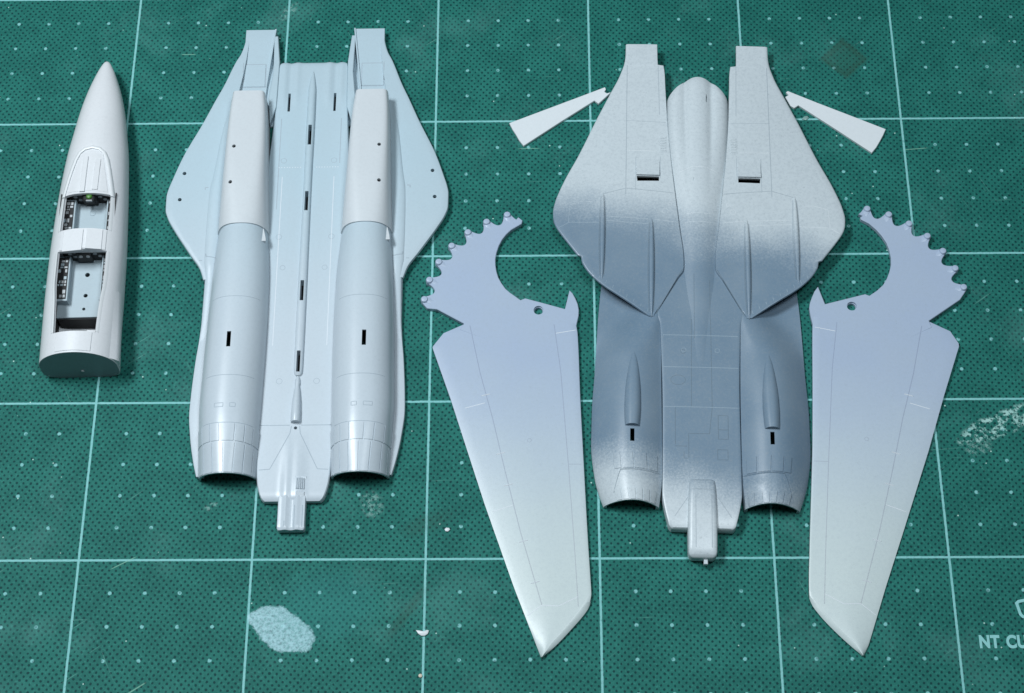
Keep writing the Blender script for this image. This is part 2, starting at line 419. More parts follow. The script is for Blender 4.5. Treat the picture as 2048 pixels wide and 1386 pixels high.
# rounded seal strip between glove plate and intake trunk
def seal(s):
    rows = []
    xin = pch([(171, 22.4), (150, 24.0), (138, 24.8), (117, 26.0), (100, 26.5), (83, 27.0), (60, 27.4)])
    for y in ys(60, 171, 1.2):
        a, b = xin(y), (XS(y) if y > 88 else min(XS(max(y, 83)), XF(y)-.25+max(0, y-83)*.1)); q = max(0, min(1, (y-60)/28)); dz = -.75*(1-q); rows.append([(s*a, y, .8)]+[(s*(a+(b-a)*(.5-.5*math.cos(math.pi*k/9))), y, 2.55+dz+.95*q*math.sin(math.pi*k/9)*min(1, (b-a)/4)) for k in range(10)]+[(s*b, y, .8)])
    link("seal_strip", loft(rows), M_LOW, lf)
for s in (-1, 1): seal(s)
# side flange along the nacelle
for s in (-1, 1):
    rows = []
    for y in ys(17.8, 92, 1.2):
        xo = XF(y); xi = 26.5
        rows.append([(s*x, y, z) for x, z in ((xi, .3), (xi, 2.2), (xo-.5, 1.9), (xo-.12, 1.75), (xo, 1.45), (xo, .25))])
    link("side_flange", loft(rows), M_LOW, lf)
# nacelles
NXI = pch([(100, 11.4), (82, 10.1), (65, 9.9), (41, 10.2), (17, 10.9)])
NXO = pch([(100.6, 27.0), (80, 28.2), (64, 28.7), (50, 29.0), (40, 29.2), (27, 28.5), (15, 27.9)])
NH = pch([(100, 10.2), (60, 11.2), (35, 10.9), (15.5, 9.4)])
def low_nac(y, u, off=0.0):
    xi, xo, h = NXI(y)-off, NXO(y)+off, NH(y)+off; th = math.pi*u; c, s_ = math.cos(th), math.sin(th); n = 2.35-.38*max(0, min(1, (30-y)/12))
    x = (xi+xo)/2-(xo-xi)/2*math.copysign(abs(c)**(2/n), c); z = .3+(h-.3)*abs(s_)**(2/n)
    k = max(0, (24-y)/8.5); return (x, y+1.4*(1-s_)*k, z)
def nacelle(s):
    rows = []
    for y in ys(15.8, 101, 1.3):
        out = [low_nac(y, k/30) for k in range(31)]; inn = [low_nac(y, k/30, -.62) for k in range(30, -1, -1)]
        rows.append([(s*a, b, max(c, .12)) for a, b, c in out+inn])
    o = link("nacelle", loft(rows), M_LOW, lf, 40)
    sx = 20.2
    cut(o, [(rect(s*sx-.62, 55.8, s*sx+.62, 60.9), 4, 20)])
    # exhaust shroud panels: two rings of separate thin plates
    for (y0, y1, us) in ((25.6, 30.9, [.05, .20, .31, .415, .54, .64, .77, .95]), (16.0, 25.0, [.05, .17, .29, .40, .505, .62, .75, .86, .96])):
        for u0, u1 in zip(us, us[1:]):
            g = .008; rr = []
            for y in np.linspace(y0, y1, 6):
                top = [low_nac(y, u0+g+(u1-u0-2*g)*k/5, .19) for k in range(6)]; bot = [low_nac(y, u0+g+(u1-u0-2*g)*k/5, -.3) for k in range(5, -1, -1)]
                rr.append([(s*a, b, c) for a, b, c in top+bot])
            link("shroud_panel", loft(rr), M_LOW, lf, 40)
    return o
for s in (-1, 1): nacelle(s)
# intake trunks (separate lighter mouldings glued in)
TXI = pch([(149, 14.6), (141, 13.7), (119, 12.5), (98.8, 11.2)])
TXO = pch([(149, 24.9), (142, 25.5), (117, 26.4), (98.8, 27.2)])
TH = pch([(149, 9.2), (130, 10.2), (115, 10.8), (98.8, 10.5)])
TN = pch([(149, 8.5), (125, 5.5), (110, 3.6), (98.8, 2.5)])
def trunk_pt(y, u, off=0.0):
    xi, xo, h, n = TXI(y)-off, TXO(y)+off, TH(y)+off, TN(y); th = math.pi*u; c, s_ = math.cos(th), math.sin(th)
    if n > 3.5:   # walk evenly round the boxy section
        q = max(abs(c), abs(s_))
    x = (xi+xo)/2-(xo-xi)/2*math.copysign(abs(c)**(2/n), c); z = .5+(h-.5)*abs(s_)**(2/n)
    return (x, y, z)
def trunk(s):
    rows = []
    for y in ys(98.9, 148.8, 1.4):
        o_ = [trunk_pt(y, k/36, .12) for k in range(37)]; i_ = [trunk_pt(y, k/36, -.85) for k in range(36, -1, -1)]
        rows.append([(s*a, b-.0*c, c) for a, b, c in o_+i_])
    o = link("intake_trunk", loft(rows), M_TRUNK, lf, 40)
    cut(o, [(circle(s*22.9, 127.0, .6), 5, 20), (circle(s*23.2, 113.6, .6), 5, 20)])
    # small bracket moulded behind the joint
    b = bmesh.new(); u0 = .20 if s < 0 else .80
    def np_(y, u, h): q = low_nac(y, u, h); return (s*q[0], q[1], q[2])
    add_loft(b, [[np_(98.9, u0-.012, -.2), np_(98.9, u0, .15), np_(98.9, u0+.012, -.2)], [np_(95.5, u0-.03, -.2), np_(95.5, u0, .8), np_(95.5, u0+.03, -.2)], [np_(94.0, u0-.045, -.2), np_(94.2, u0, .9), np_(94.0, u0+.045, -.2)]])
    link("joint_bracket", b, M_TRUNK, lf)
for s in (-1, 1): trunk(s)
# intake ramps: sloping floor tray of each duct, and the thin inner side wall
for s in (-1, 1):
    rows = []
    xi = lin([(146, 15.4), (155, 15.2), (177.4, 12.8)]); xo = lin([(146, 24.4), (155, 23.9), (166, 23.0), (177.4, 22.9)])
    for y in np.linspace(146, 177.2, 20):
        a, b = xi(y), xo(y); zt = 1.1+1.9*max(0, min(1, (y-148)/26))**1.3
        rows.append([(s*a, y, .3), (s*a, y, zt+.45), (s*(a+.45), y, zt+.45), (s*(a+.5), y, zt), (s*(b-.05), y, zt), (s*b, y, zt-.1), (s*b, y, .3)])
    rows.append([(x, y+.05, z if z < .5 else z-.25) for x, y, z in rows[-1]])
    ramp = link("intake_ramp", loft(rows), M_LOW, lf)
    bm = bmesh.new(); box(bm, s*10.4, 140.5, .15, s*15.6, 163.0, .8); box(bm, s*12.5, 162.8, .15, s*15.0, 172.8, .78); link("duct_floor", bm, M_LOW, lf)
    b = bmesh.new(); zr = lambda y: 1.1+1.9*max(0, min(1, (y-148)/26))**1.3
    rr = []
    for y in np.linspace(155.6, 163.8, 6): rr.append([(s*15.9, y, zr(y)-.2), (s*15.9, y, zr(y)+.14), (s*22.9, y, zr(y)+.14), (s*22.9, y, zr(y)-.2)])
    link("ramp_panel", loft(rr), M_LOW, ramp)
    wall = [(13.4, 174.4), (12.2, 174.4), (11.2, 164), (11.4, 146.5), (13.2, 140), (14.0, 150), (13.0, 160)]
    link("duct_side_wall", plate([(s*x, y) for x, y in wall], .3, 3.35, .2), M_LOW, lf)
# belly between the nacelles
BW = pch([(164.3, 10.2), (163.8, 10.9), (162.5, 11.3), (150, 11.5), (118, 13.0), (100, 12.4), (80, 11.6), (60, 11.4), (33.7, 11.4), (19, 10.8), (15.7, 10.55), (11.5, 9.6), (10.2, 9.0), (9.5, 8.2)])
def belly_z(x, y):
    ax = abs(x); z = 3.0
    if y > 146:   # two shallow channels run along the front
        k = min(1, (y-146)/5); z += k*(.35*math.exp(-((ax-5.2)/1.1)**2)-.28*math.exp(-((ax-7.4)/.8)**2)+.30*math.exp(-((ax-9.3)/1.0)**2))
    if y < 31:    # hump that becomes the tail boom
        k = min(1, (31-y)/16); z += k*(.65*math.exp(-((ax-0)/3.2)**4)-.25*math.exp(-((x+.4)/.9)**2))
    if y > 162.8: z -= (y-162.8)**2*.35
    if y < 11.5: z -= (11.5-y)**2*.16
    return z
rows = []
for y in ys(9.5, 164.3, 1.0, (163.8, 164.1, 10.0, 9.7)):
    w = BW(y); xs = np.linspace(-w+.3, w-.3, 41); rows.append([(-w, y, .6), (-w, y, belly_z(-w, y)-.35)]+[(float(x), y, belly_z(x, y)) for x in xs]+[(w, y, belly_z(w, y)-.35), (w, y, .6)])
belly = link("belly_panel", loft(rows), M_LOW, lf, 40)
rail_slots = [(rect(x-.55, a, x+.55, b), -1, 12) for x, a, b in ((0, 131.2, 138.7), (0, 106.8, 113.8), (0, 74.8, 81.8), (0, 50.6, 57.6))]
cut(belly, rail_slots+[(rect(s*7.4-.4, 144.8, s*7.4+.4, 151.9), -1, 12) for s in (-1, 1)]+[(circle(0, 32.6, .5), -1, 12)])
bm = bmesh.new(); box(bm, -9.4, 48, .12, 9.4, 154, .5); link("slot_shade_plate", bm, M_DARK, lf)  # added black plate standing in for the shade inside the belly slots
rows = []
for y in ys(.4, 11, .6):
    w = 4.05-.25*max(0, (y-9.5)); w = 4.05; zt = 3.0
    if y < 1.2: w -= (1.2-y)**2*.6
    sec = [(-w, y, .7), (-w, y, zt-.25)]
    for k in range(1, 16):
        x = -w+.2+(2*w-.4)*(k-1)/14; z = zt+.5*math.exp(-((abs(x)-1.7)/.8)**2)-.15*math.exp(-(x/.8)**2)+.1
        sec.append((x, y, z-(max(0, 1.4-y))**2*.35))
    rows.append(sec+[(w, y, zt-.25), (w, y, .7)])
link("tail_boom", loft(rows), M_LOW, lf)
# keel rail
RW = pch([(160.2, .12), (157, .75), (152, 1.25), (140, 1.3), (118, 1.2), (64, 1.38), (52, 1.35), (50.2, 1.2), (49.6, .7)])
RHt = pch([(160.2, .1), (154, .9), (146, 1.25), (60, 1.25), (51, 1.2), (49.6, .6)])
rows = []
for y in ys(49.6, 160.2, 1.1, (50, 50.6, 159.5)):
    w, h = RW(y), RHt(y); rows.append([(-w-.25, y, 2.6), (-w-.1, y, 3.1)]+[(-w*math.cos(math.pi*k/10), y, 3.12+h*math.sin(math.pi*k/10)**.8) for k in range(11)]+[(w+.1, y, 3.1), (w+.25, y, 2.6)])
rail = link("keel_rail", loft(rows), M_LOW, lf, 45); cut(rail, rail_slots)
# arrestor hook fairing
rows = []
for y, w, h in ((49.4, .35, .7), (48.2, .75, 1.1), (46.8, .8, 1.2), (46.2, .65, 1.1), (44.5, .95, 1.5), (41, 1.25, 2.0), (37, 1.42, 2.2), (34.6, 1.45, 2.2), (34.2, 1.35, 2.1)):
    rows.append([(-w, y, 2.7)]+[(-w*math.cos(math.pi*k/10), y, 3.0+h*math.sin(math.pi*k/10)**.7) for k in range(11)]+[(w, y, 2.7)])
link("hook_fairing", loft(rows), M_LOW, lf, 45)
# louvre panel on the tail
lp = link("louvre_panel", plate(rect(.75, 8.4, 4.0, 17.0), 2.8, lambda x, y: belly_z(x, y)+.14, .1), M_LOW, lf)
for i in range(5):
    x0 = 1.05+i*.53; link("slat", plate(rect(x0, 12.9, x0+.28, 16.4), 2.9, lambda x, y: belly_z(x, y)+.38, .06), M_LOW, lp)
link("grille", plate(rect(1.1, 9.0, 3.6, 12.0), 2.9, lambda x, y: belly_z(x, y)+.3, .15), M_LOW, lp)
S = Surface(lf)
bm = bmesh.new(); bm2 = bmesh.new()
for pts in ([(-10.6, 33.5), (-1.8, 33.5)], [(1.6, 33.5), (10.6, 33.5)], [(-1.2, 33.3), (-1.6, 30.8), (-7.0, 19.4), (-10.2, 19.2)], [(1.2, 33.3), (1.5, 30.8), (7.0, 19.4), (10.2, 19.2)],
            [(-1.9, 3), (-1.9, .8)], [(.9, 8), (.9, .8)], [(3.2, 8), (3.2, .8)],
            [(-9.5, 142), (-9.5, 108)], [(9.8, 142), (9.8, 125)]):
    S.line(bm, pts, .24, .03)
for s in (-1, 1):
    S.line(bm2, [(s*8.2, 120), (s*8.2, 60)], .2, .03)
    S.line(bm, [(s*15.7, 155.4), (s*23.0, 155.4), (s*23.0, 164), (s*15.7, 164), (s*15.7, 155.4)], .26, .02)
    for y in (31.2, 46.5, 73): S.line(bm, [(s*(12+k*.5), y) for k in range(30)], .2, .03)
    for x0, x1 in ((17.0, 18.6), (20.6, 23.2)): S.line(bm, [(s*x0, 36.2), (s*x0, 37.4), (s*x1, 37.4), (s*x1, 36.2), (s*x0, 36.2)], .2, .04, .4)
    S.line(bm, [(s*27.4, 90.6), (s*30.4, 91.2), (s*30.6, 92.2)], .35, .03, .4); S.line(bm, [(s*31.6, 90), (s*32.6, 90)], .3, .03, .4); S.line(bm, [(s*31.4, 116.5), (s*32.4, 116.4), (s*32.4, 115.6)], .3, .03, .4)
    for cx, cy, r in ((8.0, 126, .9), (8.2, 98, .9), (6.5, 87, .8), (5.6, 48, .9)):
        S.line(bm, [(s*cx+r*math.cos(k*.5), cy+r*math.sin(k*.5)) for k in range(14)], .14, .03, .4)
    for i in range(9): S.line(bm2, [(s*(2.4+i*.85), 123.5), (s*(2.7+i*.85), 123.5)], .3, .05, .3)
o = link("scribed_line", bm, M_LINE, lf, 60, False); o["kind"] = "stuff"
o = link("raised_line", bm2, M_RIDGE, lf, 60, False); o["kind"] = "stuff"

# ================================================================== upper fuselage half
uf = thing("upper_fuselage", "model jet upper fuselage with rounded spine, pale grey nose end and blue-grey airbrushed middle", "model part", (179.2, -201.8), 1.88)
UXOa = pch([(178, 23.1), (174, 23.15), (171.5, 23.4), (166.5, 24.8), (158.8, 28.1), (149.5, 32.1), (135.2, 37.8), (125.7, 42), (120.3, 44.0), (118, 44.7), (113.4, 45.4), (111, 45.25), (108.6, 44.7), (106.5, 43.7)])
UXOb = lin([(106.5, 43.7), (103.5, 41.75), (97.4, 37.5), (97.0, 36.4), (94.9, 36.1), (92.8, 35.0), (91, 33.7), (89.4, 32.2), (87.8, 30.5), (86, 28.2), (84, 25.3), (81, 21), (77.0, 15.5)])
UXO = lambda y: UXOa(y) if y > 106.5 else UXOb(y)
UXI = pch([(177, 12.8), (169.8, 12.6), (169.5, 10.8), (160, 10.2), (148, 9.7), (134, 8.7), (121.4, 7.5), (109.3, 6.2), (96.2, 4.8), (93.6, 4.9), (90, 7.0), (84, 10.2), (77.5, 13.9)])
ZI = pch([(178, 4.6), (150, 5.4), (120, 5.9), (95, 5.7), (77, 5.35)])
ZO = pch([(178, 4.4), (150, 3.6), (120, 4.2), (108, 5.3), (97, 6.0), (84, 6.1), (77, 5.6)])
def glove_top(y, u):
    xi, xo = UXI(y), UXO(y); return xi+(xo-xi)*u, ZI(y)+(ZO(y)-ZI(y))*u**1.6
def upper_glove(s):
    rows = []
    for y in ys(77.1, 178, .8, (97.4, 97.1, 97.25, 169.8, 169.5, 169.65, 96.9, 77.3, 77.6)):
        xi, xo = UXI(y), UXO(y); w = xo-xi; e = min(.7, w*.25)
        k = max(0, min(1, (y-109)/3)); zb = lambda u: glove_top(y, u)[1]-.95
        sec = [(xi, zb(0)), (xi, ZI(y)-.25), (xi+.12, ZI(y)-.05)]
        n = 18
        for j in range(1, n+1):
            u = (w-e)/w*j/n; x, z = glove_top(y, u); sec.append((x, z))
        x, z = glove_top(y, 1); lo = (z-.8)*(1-k)+.5*k
        sec += [(xo-e*.4, z-.10), (xo-e*.08, z-.30), (xo, z-.55), (xo-.05, lo), (xo-e, min(lo, zb(1)))]
        for j in range(8, 0, -1): sec.append((xi+(w-e*1.1)*j/9+(e*.0), zb(j/9)))
        rows.append([(s*a, y, b) for a, b in sec])
    o = link("glove_plate", loft(rows), M_UP, uf, 40)
    cut(o, [([(s*19.4, 126.7), (s*12.4, 126.5), (s*12.4, 124.9), (s*19.2, 124.9)], 2, 12)])
    bm = bmesh.new(); box(bm, s*11.5, 118, .1, s*21, 134, .5); link("door_slot_shade_plate", bm, M_DARK, uf)  # black plate added below the bleed door slot as its inner darkness
for s in (-1, 1): upper_glove(s)
# bleed door ramp panel and louvres
def uz(x, y):
    ax = abs(x); xi, xo = UXI(y), UXO(y); return glove_top(y, max(0, min(1, (ax-xi)/(xo-xi))))[1]
for s in (-1, 1):
    link("bleed_door", plate([(s*12.3, 126.7), (s*19.5, 126.9), (s*19.5, 133), (s*12.3, 133)], 4.5, lambda x, y: uz(x, y)+.05+.65*max(0, (133-y)/6.3), .06), M_UP, uf)
    lo = link("louvre_panel", plate(rect(s*10.0 if s > 0 else -12.3, 135.6, 12.3 if s > 0 else -10.0, 141.8), 4.8, lambda x, y: uz(x, y)+.07, .06), M_UP, uf)
    for i in range(6):
        y0 = 136.0+i*.95; a, b = (10.35, 11.95) if s > 0 else (-11.95, -10.35)
        link("slat", plate(rect(a, y0, b, y0+.55), 5.0, lambda x, y: uz(x, y)+.22, .08), M_UP, lo)
# long fairing strips
for s in (-1, 1):
    for xc, y0, y1, w, h in ((29.9, 88.9, 120.8, .82, 1.0), (14.75, 76.8, 111.6, .86, 1.1)):
        rows = []
        for k in range(25):
            t_ = k/24; y = y0+(y1-y0)*t_; q = max(.02, math.sin(math.pi*min(.999, max(.001, t_)))**.42); ww, hh = w*q, h*q
            zb = uz(xc, max(y, 77.2)); rows.append([(s*(xc-ww-.12), y, zb-.9)]+[(s*(xc-ww*math.cos(math.pi*j/8)), y, zb-.10+hh*math.sin(math.pi*j/8)**.7) for j in range(9)]+[(s*(xc+ww+.12), y, zb-.9)])
        link("fairing_strip", loft(rows), M_UP, uf, 50)
# spine
SW = pch([(156, 9.7), (150, 9.75), (134, 8.9), (121.4, 7.7), (109.3, 6.5), (96.2, 5.1), (84, 3.6), (78, 2.9), (58, 1.2)])
SZ = pch([(156, 8.6), (140, 8.0), (120, 7.1), (100, 6.2), (88, 5.75), (78, 5.45), (58, 5.10)])
def spine_z(t, y):
    ze = 4.7+.35*max(0, min(1, (104-y)/22)); zc = SZ(y); a = abs(t)
    one = math.cos(math.pi/2*a)**.95
    mid = math.sqrt(max(0, 1-(a/.50)**2))**.9 if a < .50 else 0
    side = .74*math.sqrt(max(0, 1-((a-.64)/.36)**2)) if a > .28 else 0
    three = (mid**6+side**6)**(1/6); k = .95*max(0, min(1, (y-114)/34)); k = k*k*(3-2*k)
    return ze+(zc-ze)*(one*(1-k)+three*k)
rows = []
for y in ys(58, 156, 1.0):
    w = SW(y); sh = 7.0*max(0, (y-138)/18)**2; sec = [(-w, y, 1.0)]
    for k in range(49):
        t_ = -1+2*k/48; sec.append((w*t_, y+sh*(1-t_*t_), spine_z(t_*.999, y)-(.5 if y > 155.9 else 0)))
    rows.append(sec+[(w, y, 1.0)])
spine = link("spine", loft(rows), M_UP, uf, 45)
cut(spine, [([(x0-.16, y0), (x0+.12, y0-.1), (x0+.2, y0+h*.6), (x0, y0+h), (x0-.16, y0+h*.5)], 7.0, 14) for x0, y0, h in ((2.6, 153.6, 3.2), (-1.7, 124.2, 1.4), (-1.6, 115.0, 2.4))])
# rear nacelles
UNO = pch([(100, 29), (79, 30.7), (70, 31.1), (62, 31.4), (46, 32.2), (36.5, 32.25), (25, 31.0), (20, 29.7), (16.3, 28.4)])
UNI = pch([(100, 12), (76, 11.9), (25, 11.5), (16.3, 12.3)])
UNC = pch([(100, 2.4), (88, 3.8), (80, 4.9), (72, 5.6), (64, 6.5), (50, 7.4), (38, 7.7), (16, 7.6)])
UNZ = pch([(100, 2.4), (88, 3.7), (80, 4.7), (70, 4.3), (60, 4.2), (30, 4.0), (22, 3.2), (16, 1.2)])
UUC = pch([(100, .06), (80, .07), (72, .2), (64, .40), (50, .42), (16, .47)])
UPW = pch([(100, 7.0), (86, 7.0), (79, 4.0), (72, 1.6), (62, 1.0), (40, .9), (24, .8), (16, .72)])
def up_nac(y, u, off=0.0):
    xi, xo = UNI(y), UNO(y); uc = UUC(y); zc = UNC(y); zi = UNZ(y); x = xi+(xo-xi)*u
    if u < uc: z = zi+(zc-zi)*math.sin(math.pi/2*u/uc)**(1.0 if y > 24 else .75)
    else: z = .9+(zc-.9)*max(0, math.cos(math.pi/2*(u-uc)/(1-uc)))**UPW(y)
    return (x, y, max(.25, z+off))
for s in (-1, 1):
    rows = []
    for y in ys(16.3, 98, 1.1):
        n = 40; o_ = [up_nac(y, .5-.5*math.cos(math.pi*k/n)) for k in range(n+1)]; i_ = [up_nac(y, .06+.88*(.5-.5*math.cos(math.pi*k/n)), -.65) for k in range(n, -1, -1)]
        rows.append([(s*o_[0][0], y, .2)]+[(s*a, b, c) for a, b, c in o_]+[(s*o_[-1][0], y, .2)]+[(s*i_[0][0], y, .2)]+[(s*a, b, c) for a, b, c in i_]+[(s*i_[-1][0], y, .2)])
    o = link("nacelle", loft(rows), M_UP, uf, 45)
    cut(o, [(rect(s*20.4-.62, 34.6, s*20.4+.62, 38.6), 3.5, 14)])
    for (y0, y1, us) in ((16.5, 20.0, [.06, .18, .30, .42, .54, .66, .78]), (26.2, 31.2, [.06, .22, .42, .60, .72])):
        for u0, u1 in zip(us, us[1:]):
            g = .013; rr = []
            for y in np.linspace(y0, y1, 4):
                uu = [u0+g+(u1-u0-2*g)*k/4 for k in range(5)]
                top = [up_nac(y, q, .22) for q in uu]; bot = [up_nac(y, q, -.3) for q in uu[::-1]]
                rr.append([(s*a, b, c) for a, b, c in top+bot])
            link("shroud_panel", loft(rr), M_UP, uf, 40)
    # exhaust ring welt
    rr = []
    for k in range(25):
        u = .03+.75*k/24; y = 25.8-(0 if k < 19 else (k-19)*1.35)
        a = up_nac(y-.25, u, .0); b = up_nac(y, u, .22); c = up_nac(y+.25, u, .0); d = up_nac(y, u, -.4); rr.append([(s*p[0], p[1], p[2]) for p in (a, b, c, d)])
    link("exhaust_welt", loft(rr), M_UP, uf, 60)
    # teardrop fairing
    rr = []
    pw = pch([(64.8, .08), (62, .95), (57, 1.8), (50, 2.42), (46, 2.5), (41, 2.3), (39.6, 2.15)]); ph = pch([(64.8, .0), (60, .55), (52, 1.25), (44, 1.55), (39.7, 1.6)])
    for y in ys(39.6, 64.8, .9, (64.4, 64)):
        w, h = pw(y), ph(y); xc = 20.25-.08*(y-50)*.2
        zc = lambda x: up_nac(y, (x-UNI(y))/(UNO(y)-UNI(y)))[2]
        rr.append([(s*(xc-w-.05), y, zc(xc-w)-1.0)]+[(s*(xc+w*tt), y, zc(xc+w*tt)+h*(1-abs(tt)**2.6)**.75-.04) for tt in np.linspace(-1, 1, 15)]+[(s*(xc+w+.05), y, zc(xc+w)-1.0)])
    link("teardrop_fairing", loft(rr), M_UP, uf, 50)
# rear deck
DW = pch([(97, 4.2), (93, 6.6), (90, 8.4), (84, 11.6), (79, 13.2), (75, 12.2), (70, 11.95), (47, 11.4), (25, 11.45), (20, 11.5), (16, 11.0), (11.5, 10.0), (10, 9.6), (9.2, 8.9)])
rows = []
for y in ys(9.2, 97, 1.1, (9.5, 10)):
    w = DW(y); z = 5.0-.15*max(0, min(1, (y-80)/8))-(.05*(12.5-y)**2 if y < 12.5 else 0)-(.4 if y < 9.3 else 0)
    z -= .6*max(0, (24-y)/15)
    rows.append([(-w, y, .8), (-w, y, z-.4), (-w+.12, y, z-.1), (-w+.4, y, z)]+[(float(x), y, z+.12*(1-(x/w)**2)) for x in np.linspace(-w+1, w-1, 15)]+[(w-.4, y, z), (w-.12, y, z-.1), (w, y, z-.4), (w, y, .8)])
deck = link("rear_deck", loft(rows), M_UP, uf, 40)
# beaver tail fairing with sprue nib
BTW = pch([(24.2, 3.7), (20, 4.0), (10, 4.25), (2, 4.15), (1, 3.8), (.4, 3.0)]); BTZ = pch([(24.2, 5.0), (23.4, 5.9), (20, 6.3), (10, 6.0), (3, 5.4), (1.2, 4.8), (.4, 3.9)])
rows = []
for y in ys(.4, 24.2, .8, (.7, 1.0, 1.3, 23.9, 23.6)):
    w, z = BTW(y), BTZ(y); sec = [(-w, y, 1.2)]
    for k in range(21):
        th = math.pi*k/20; c = math.cos(th); sec.append((-w*math.copysign(abs(c)**.4, c), y, 3.2+(z-3.2)*math.sin(th)**.35))
    rows.append(sec+[(w, y, 1.2)])
tail = link("tail_fairing", loft(rows), M_UP, uf, 50)
bm = bmesh.new(); box(bm, .35, -1.1, 1.2, 1.5, 1.0, 3.0, .15); link("sprue_nib", bm, M_UP, tail)
S = Surface(uf)
bm = bmesh.new(); bm2 = bmesh.new()
for s in (-1, 1):
    for pts, w in (([(s*22.6, 169.8), (s*22.8, 120)], .26), ([(s*12.6, 169.5), (s*12.2, 150)], .2), ([(s*29.6, 120.2), (s*22.7, 122.2), (s*7.8, 120.5)], .22), ([(s*5.3, 93.4), (s*13.4, 78.0)], .3),
                ([(s*19.7, 134), (s*19.7, 121.5)], .18), ([(s*12.0, 134), (s*12.0, 126)], .18), ([(s*23.0, 148), (s*10.2, 147)], .14)): S.line(bm, pts, w, .03)
    for pts in ([(s*40.2, 116.2), (s*40.5, 109.4), (s*31, 109.5)], [(s*40.2, 116.2), (s*36, 117.4), (s*33, 117.2)], [(s*28.6, 111.8), (s*15.8, 111.0)], [(s*28.6, 110.2), (s*15.8, 109.2)], [(s*13.6, 110.8), (s*6.8, 110.0)],
                [(s*22.5, 136.5), (s*13, 136)], [(s*43.4, 107.4), (s*40.6, 109.2)]): S.line(bm2, pts, .18, .05)
    for xc, y0, y1, w in ((29.9, 88.9, 120.8, .82), (14.75, 76.8, 111.6, .86)):
        for sd in (-1, 1): S.line(bm, [(s*(xc+sd*(w*max(.02, math.sin(math.pi*k/20))**.42+.22)), y0+(y1-y0)*k/20) for k in range(1, 20)], .26, .02)
    for i in range(9): 
        t_ = i/8; x = 33-17*t_; S.line(bm2, [(s*x, np.interp(x, [15, 33], [77.8, 90.6])), (s*(x-.3), np.interp(x, [15, 33], [77.8, 90.6])+1.1)], .16, .05, .5)
    for cx, cy, r in ((10.5, 114, .9), (9.0, 116.5, .5), (5.0, 66, .7)): S.line(bm2, [(s*cx+r*math.cos(k*.5), cy+r*math.sin(k*.5)) for k in range(14)], .14, .04, .4)
for y in (71.0, 60.3, 47.2): S.line(bm2, [(-11.2, y), (11.2, y)], .2, .05)
for pts in ([(-2.7, 76.5), (-2.9, 47.4)], [(3.1, 76.5), (3.2, 47), (2.3, 38.6)], [(2.3, 38.6), (-3.8, 38.6), (-3.8, 30.8)], [(-7.7, 47), (-7.7, 35)], [(4.9, 44.6), (7.8, 44.6), (7.8, 37), (4.9, 37), (4.9, 44.6)], [(4.9, 40), (7.8, 40)],
            [(-7.8, 34.5), (-4.2, 34.5)], [(4.6, 33.6), (7.6, 33.6), (7.6, 30.4), (4.6, 30.4), (4.6, 33.6)], [(-5.2, 32.8), (-5.2, 30.6), (-4.0, 30.6)], [(-4.2, 18.5), (-8, 12.6)], [(4.6, 18.5), (8.4, 12.6)], [(-3.7, 20.6), (3.9, 20.6)], [(-2.0, 19), (-2.0, 3)], [(2.6, 19), (2.6, 3)]): S.line(bm, pts, .2, .03)
for cx, cy, rx, ry in ((-6.8, 56.0, 2.2, 1.6), (-5.3, 65.5, .7, .7)): S.line(bm, [(cx+rx*math.cos(k*.4), cy+ry*math.sin(k*.4)) for k in range(17)], .16, .04, .4)
S.line(bm2, [(-6, 128), (-2.5, 129.4), (2.5, 129.4), (6, 128)], .16, .04); S.line(bm2, [(-4, 113.0), (4, 113.0)], .2, .05); S.line(bm2, [(-4.5, 110.0), (4.5, 110.0)], .2, .05)
S.line(bm, [(-1.8, 70), (-1.8, 92)], .16, .03); S.line(bm, [(3, 90), (3, 76)], .16, .03)
o = link("scribed_line", bm, M_LINE_UP, uf, 60, False); o["kind"] = "stuff"
o = link("raised_line", bm2, M_RIDGE_UP, uf, 60, False); o["kind"] = "stuff"

